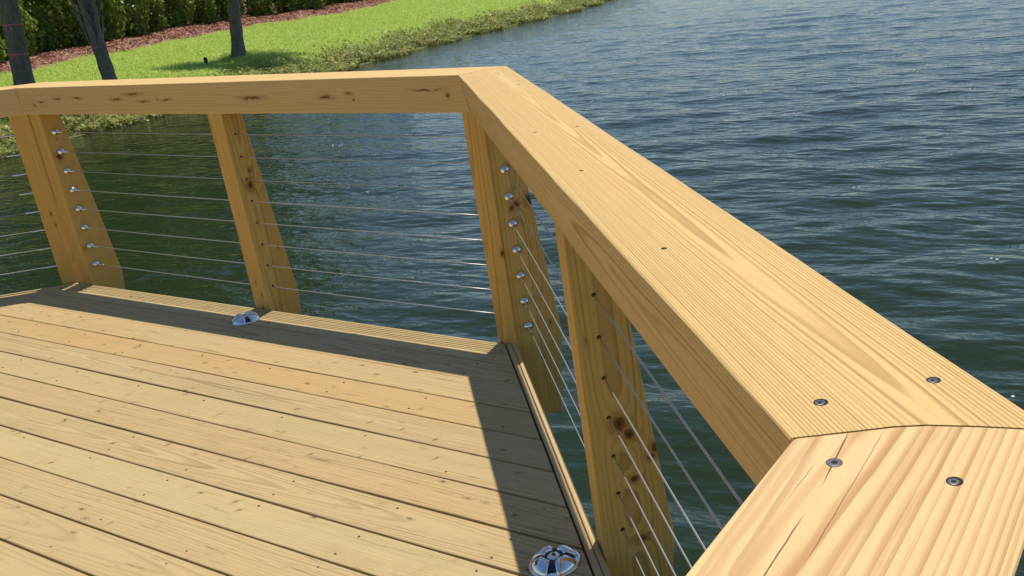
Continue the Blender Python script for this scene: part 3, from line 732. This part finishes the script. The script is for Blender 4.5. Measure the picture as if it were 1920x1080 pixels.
# stub beside the lone palm
bm = bmesh.new(); lathe(bm, Vector((0, 0, -.05)), UP, [(0, .022), (.12, .02), (.13, .04), (.22, .05), (.25, .03)], 10)
me = bpy.data.meshes.new('bubbler_riser'); bm.to_mesh(me); bm.free(); me.materials.append(simple('riser', (.03, .035, .03), .6, 0, .3, 20))
o = bpy.data.objects.new('irrigation_riser', me); o.location = (-21.55, 15.75, gzv(-21.55, 15.75)); link(o); tag(o, 'small dark capped stub in the grass left of the lone palm', 'irrigation riser')

# grass, weeds -----------------------------------------------------
def blades(k, xr, yr, dmin, dmax, h0, h1, w0, name, mat, label, lean=.5, reedy=False, mult=None):
    r_ = np.random.default_rng(len(name) + k); y = r_.uniform(*yr, k * 3); x = shx(y) - r_.uniform(dmin, dmax, k * 3)
    keep = (x > mux(y) - .05 + .25 * np.sin(y * 3.3) * np.sin(y * 1.3)); x, y = x[keep][:k], y[keep][:k]; k = len(x)
    z = gz(x, y) - .01; h = r_.uniform(h0, h1, k); az = r_.uniform(0, 6.283, k); d = np.stack([np.cos(az), np.sin(az), np.zeros(k)], 1)
    ln = r_.normal(size=(k, 2)) * lean; p = np.stack([x, y, z], 1); w = (w0 * r_.uniform(.6, 1.4, k))[:, None]
    tip = p + np.stack([ln[:, 0] * h, ln[:, 1] * h, h], 1)
    v = np.stack([p - d * w, p + d * w, tip], 1).reshape(-1, 3); f = np.arange(3 * k).reshape(-1, 3)
    o = np_mesh(name, v, f, mat, attrs={'rnd': np.repeat(np.clip(r_.normal(.5, .24, k), 0, 1), 3)}); return tag(o, label, name, kind='stuff')
grass_m = leaf_mat('grass_blade', (.26, .44, .035), (.50, .68, .08), (.80, .84, .26), .47, .5)
weed_m = leaf_mat('weed_leaf', (.11, .17, .026), (.32, .37, .07), (.58, .52, .20), .38, .5)
blades(230000, None, (4, 48), .75, 11, .03, .075, .014, 'grass', grass_m, 'bright green mown grass on the bank', .8)
def weeds(k, label):
    r_ = np.random.default_rng(31); y = r_.uniform(4, 50, k); dd = np.abs(r_.normal(.45, .40, k)) - .12; x = shx(y) - dd - .25 * np.sin(y * 2.1)
    cl = .5 + .5 * np.sin(x * 5 + y * 3.1) * np.sin(y * 4.3); z = gz(x, y) + r_.random(k) * (.10 + .16 * cl)
    z = np.maximum(z, WATER + .02 + r_.random(k) * .12)
    c = np.stack([x, y, z], 1); n_ = r_.normal(size=(k, 3)) * .6 + np.array([.3, -.2, .8])
    v, f = quads(c, n_, r_.uniform(.05, .14, k), .45, r_)
    return tag(np_mesh('shore_weeds', v, f, weed_m, attrs={'rnd': np.repeat(np.clip(r_.normal(.45, .28, k), 0, 1), 4)}), label, 'weeds', kind='stuff')
weeds(44000, 'tangled olive and brown weeds along the waterline')
# bark chips of the mulch bed
r_ = np.random.default_rng(77); k = 70000; y = r_.uniform(5, 47, k); x = mux(y) - r_.random(k) ** .8 * 5 + .12 * np.sin(y * 5)
c = np.stack([x, y, gz(x, y) + .012 + r_.random(k) * .03], 1); n_ = r_.normal(size=(k, 3)) * .5 + np.array([0, 0, 1.])
v, f = quads(c, n_, r_.uniform(.06, .16, k), .28, r_)
chip_m = leaf_mat('bark_chip', (.22, .085, .055), (.50, .25, .165), (.72, .46, .33), .0, .9)
tag(np_mesh('bark_mulch', v, f, chip_m, attrs={'rnd': np.repeat(r_.random(k), 4)}), 'reddish brown bark mulch under the hedge', 'mulch', kind='stuff')
# trees behind the hedge, mirrored in the lake
tree_leaf = leaf_mat('tree_leaf', (.02, .05, .012), (.045, .095, .018), (.10, .15, .03), .25, .5)
def crown_mesh(seed):
    r_ = np.random.default_rng(seed); V, F, A = [], [], []; n0 = 0
    for b in range(34):
        a = r_.random() * 6.283; h = r_.uniform(2.4, 9.6); q_ = r_.random() ** .6 * np.interp(h, [2, 4.5, 8, 10], [1.6, 3.0, 2.4, .8])
        cen = np.array([math.cos(a) * q_, math.sin(a) * q_, h]); k = 260
        d = r_.normal(size=(k, 3)); d /= np.linalg.norm(d, axis=1, keepdims=True); c = cen + d * np.array([1.1, 1.1, .75]) * (r_.random(k) ** .35)[:, None] * r_.uniform(.7, 1.2)
        v, f = quads(c, d + r_.normal(size=(k, 3)) * .5 + np.array([0, 0, .4]), r_.uniform(.16, .32, k), .6, r_); V.append(v); F.append(f + n0); n0 += len(v); A.append(np.repeat(r_.random(k), 4))
    return np.concatenate(V), np.concatenate(F), np.concatenate(A)
tcr = [mesh_data('tree_crown', *crown_mesh(s_)[:2], tree_leaf, crown_mesh(s_)[2]) for s_ in (1, 2)]
bm = bmesh.new(); tube(bm, [Vector((0, 0, -.2)), Vector((.1, 0, 2)), Vector((0, .15, 4.5)), Vector((.1, 0, 8))], [.24, .2, .14, .05], 10)
for a in range(6):
    an = a * 1.05; tube(bm, [Vector((.05, .05, 2.4 + a * .5)), Vector((math.cos(an) * 1.1, math.sin(an) * 1.1, 3.8 + a * .6)), Vector((math.cos(an) * 2, math.sin(an) * 2, 5 + a * .6))], [.09, .06, .02], 6)
ttr = bpy.data.meshes.new('tree_trunk'); bm.to_mesh(ttr); bm.free(); ttr.materials.append(bark)
for i, (x, y) in enumerate(((-31.5, -3), (-33, 1.5), (-34.5, 6), (-36, 10.5), (-37, 15), (-38, 19.5), (-39, 24), (-40, 28.5))):
    e = empty('shade_tree', (x, y, gzv(x, y)), 'broad green tree behind the hedge, above the picture', 'tree', 'trees behind the hedge'); e.rotation_euler.z = i * 1.3; e.scale = (1.4, 1.4, 1.6 + .09 * (i % 3))
    link(bpy.data.objects.new('crown', tcr[i % 2]), e); link(bpy.data.objects.new('trunk', ttr), e)
# foam bubbles on the lake
bm = bmesh.new(); fr = random.Random(3)
for g_ in range(46):
    dist = fr.uniform(4, 22); az = fr.uniform(-5, 26) if g_ % 4 else fr.uniform(26, 50); cx_, cy_ = -math.sin(R(az)) * dist, math.cos(R(az)) * dist
    for q_ in range(fr.randint(1, 4)):
        p = Vector((cx_ + fr.uniform(-.12, .12), cy_ + fr.uniform(-.05, .05), 0)); p.z = float(wz(np.array([p.x]), np.array([p.y]))[0]); rr = fr.uniform(.006, .014)
        lathe(bm, p - UP * .003, UP, [(0, rr), (rr * .5, rr * .86), (rr * .85, rr * .5), (rr, rr * .05)], 8)
fm = simple('foam', (.75, .78, .8), .12, 0, .05, 50)
me = bpy.data.meshes.new('foam_bubbles'); bm.to_mesh(me); bm.free(); me.materials.append(fm); tag(link(bpy.data.objects.new('foam_bubbles', me)), 'small white bubbles scattered on the lake surface', 'bubbles', kind='stuff')
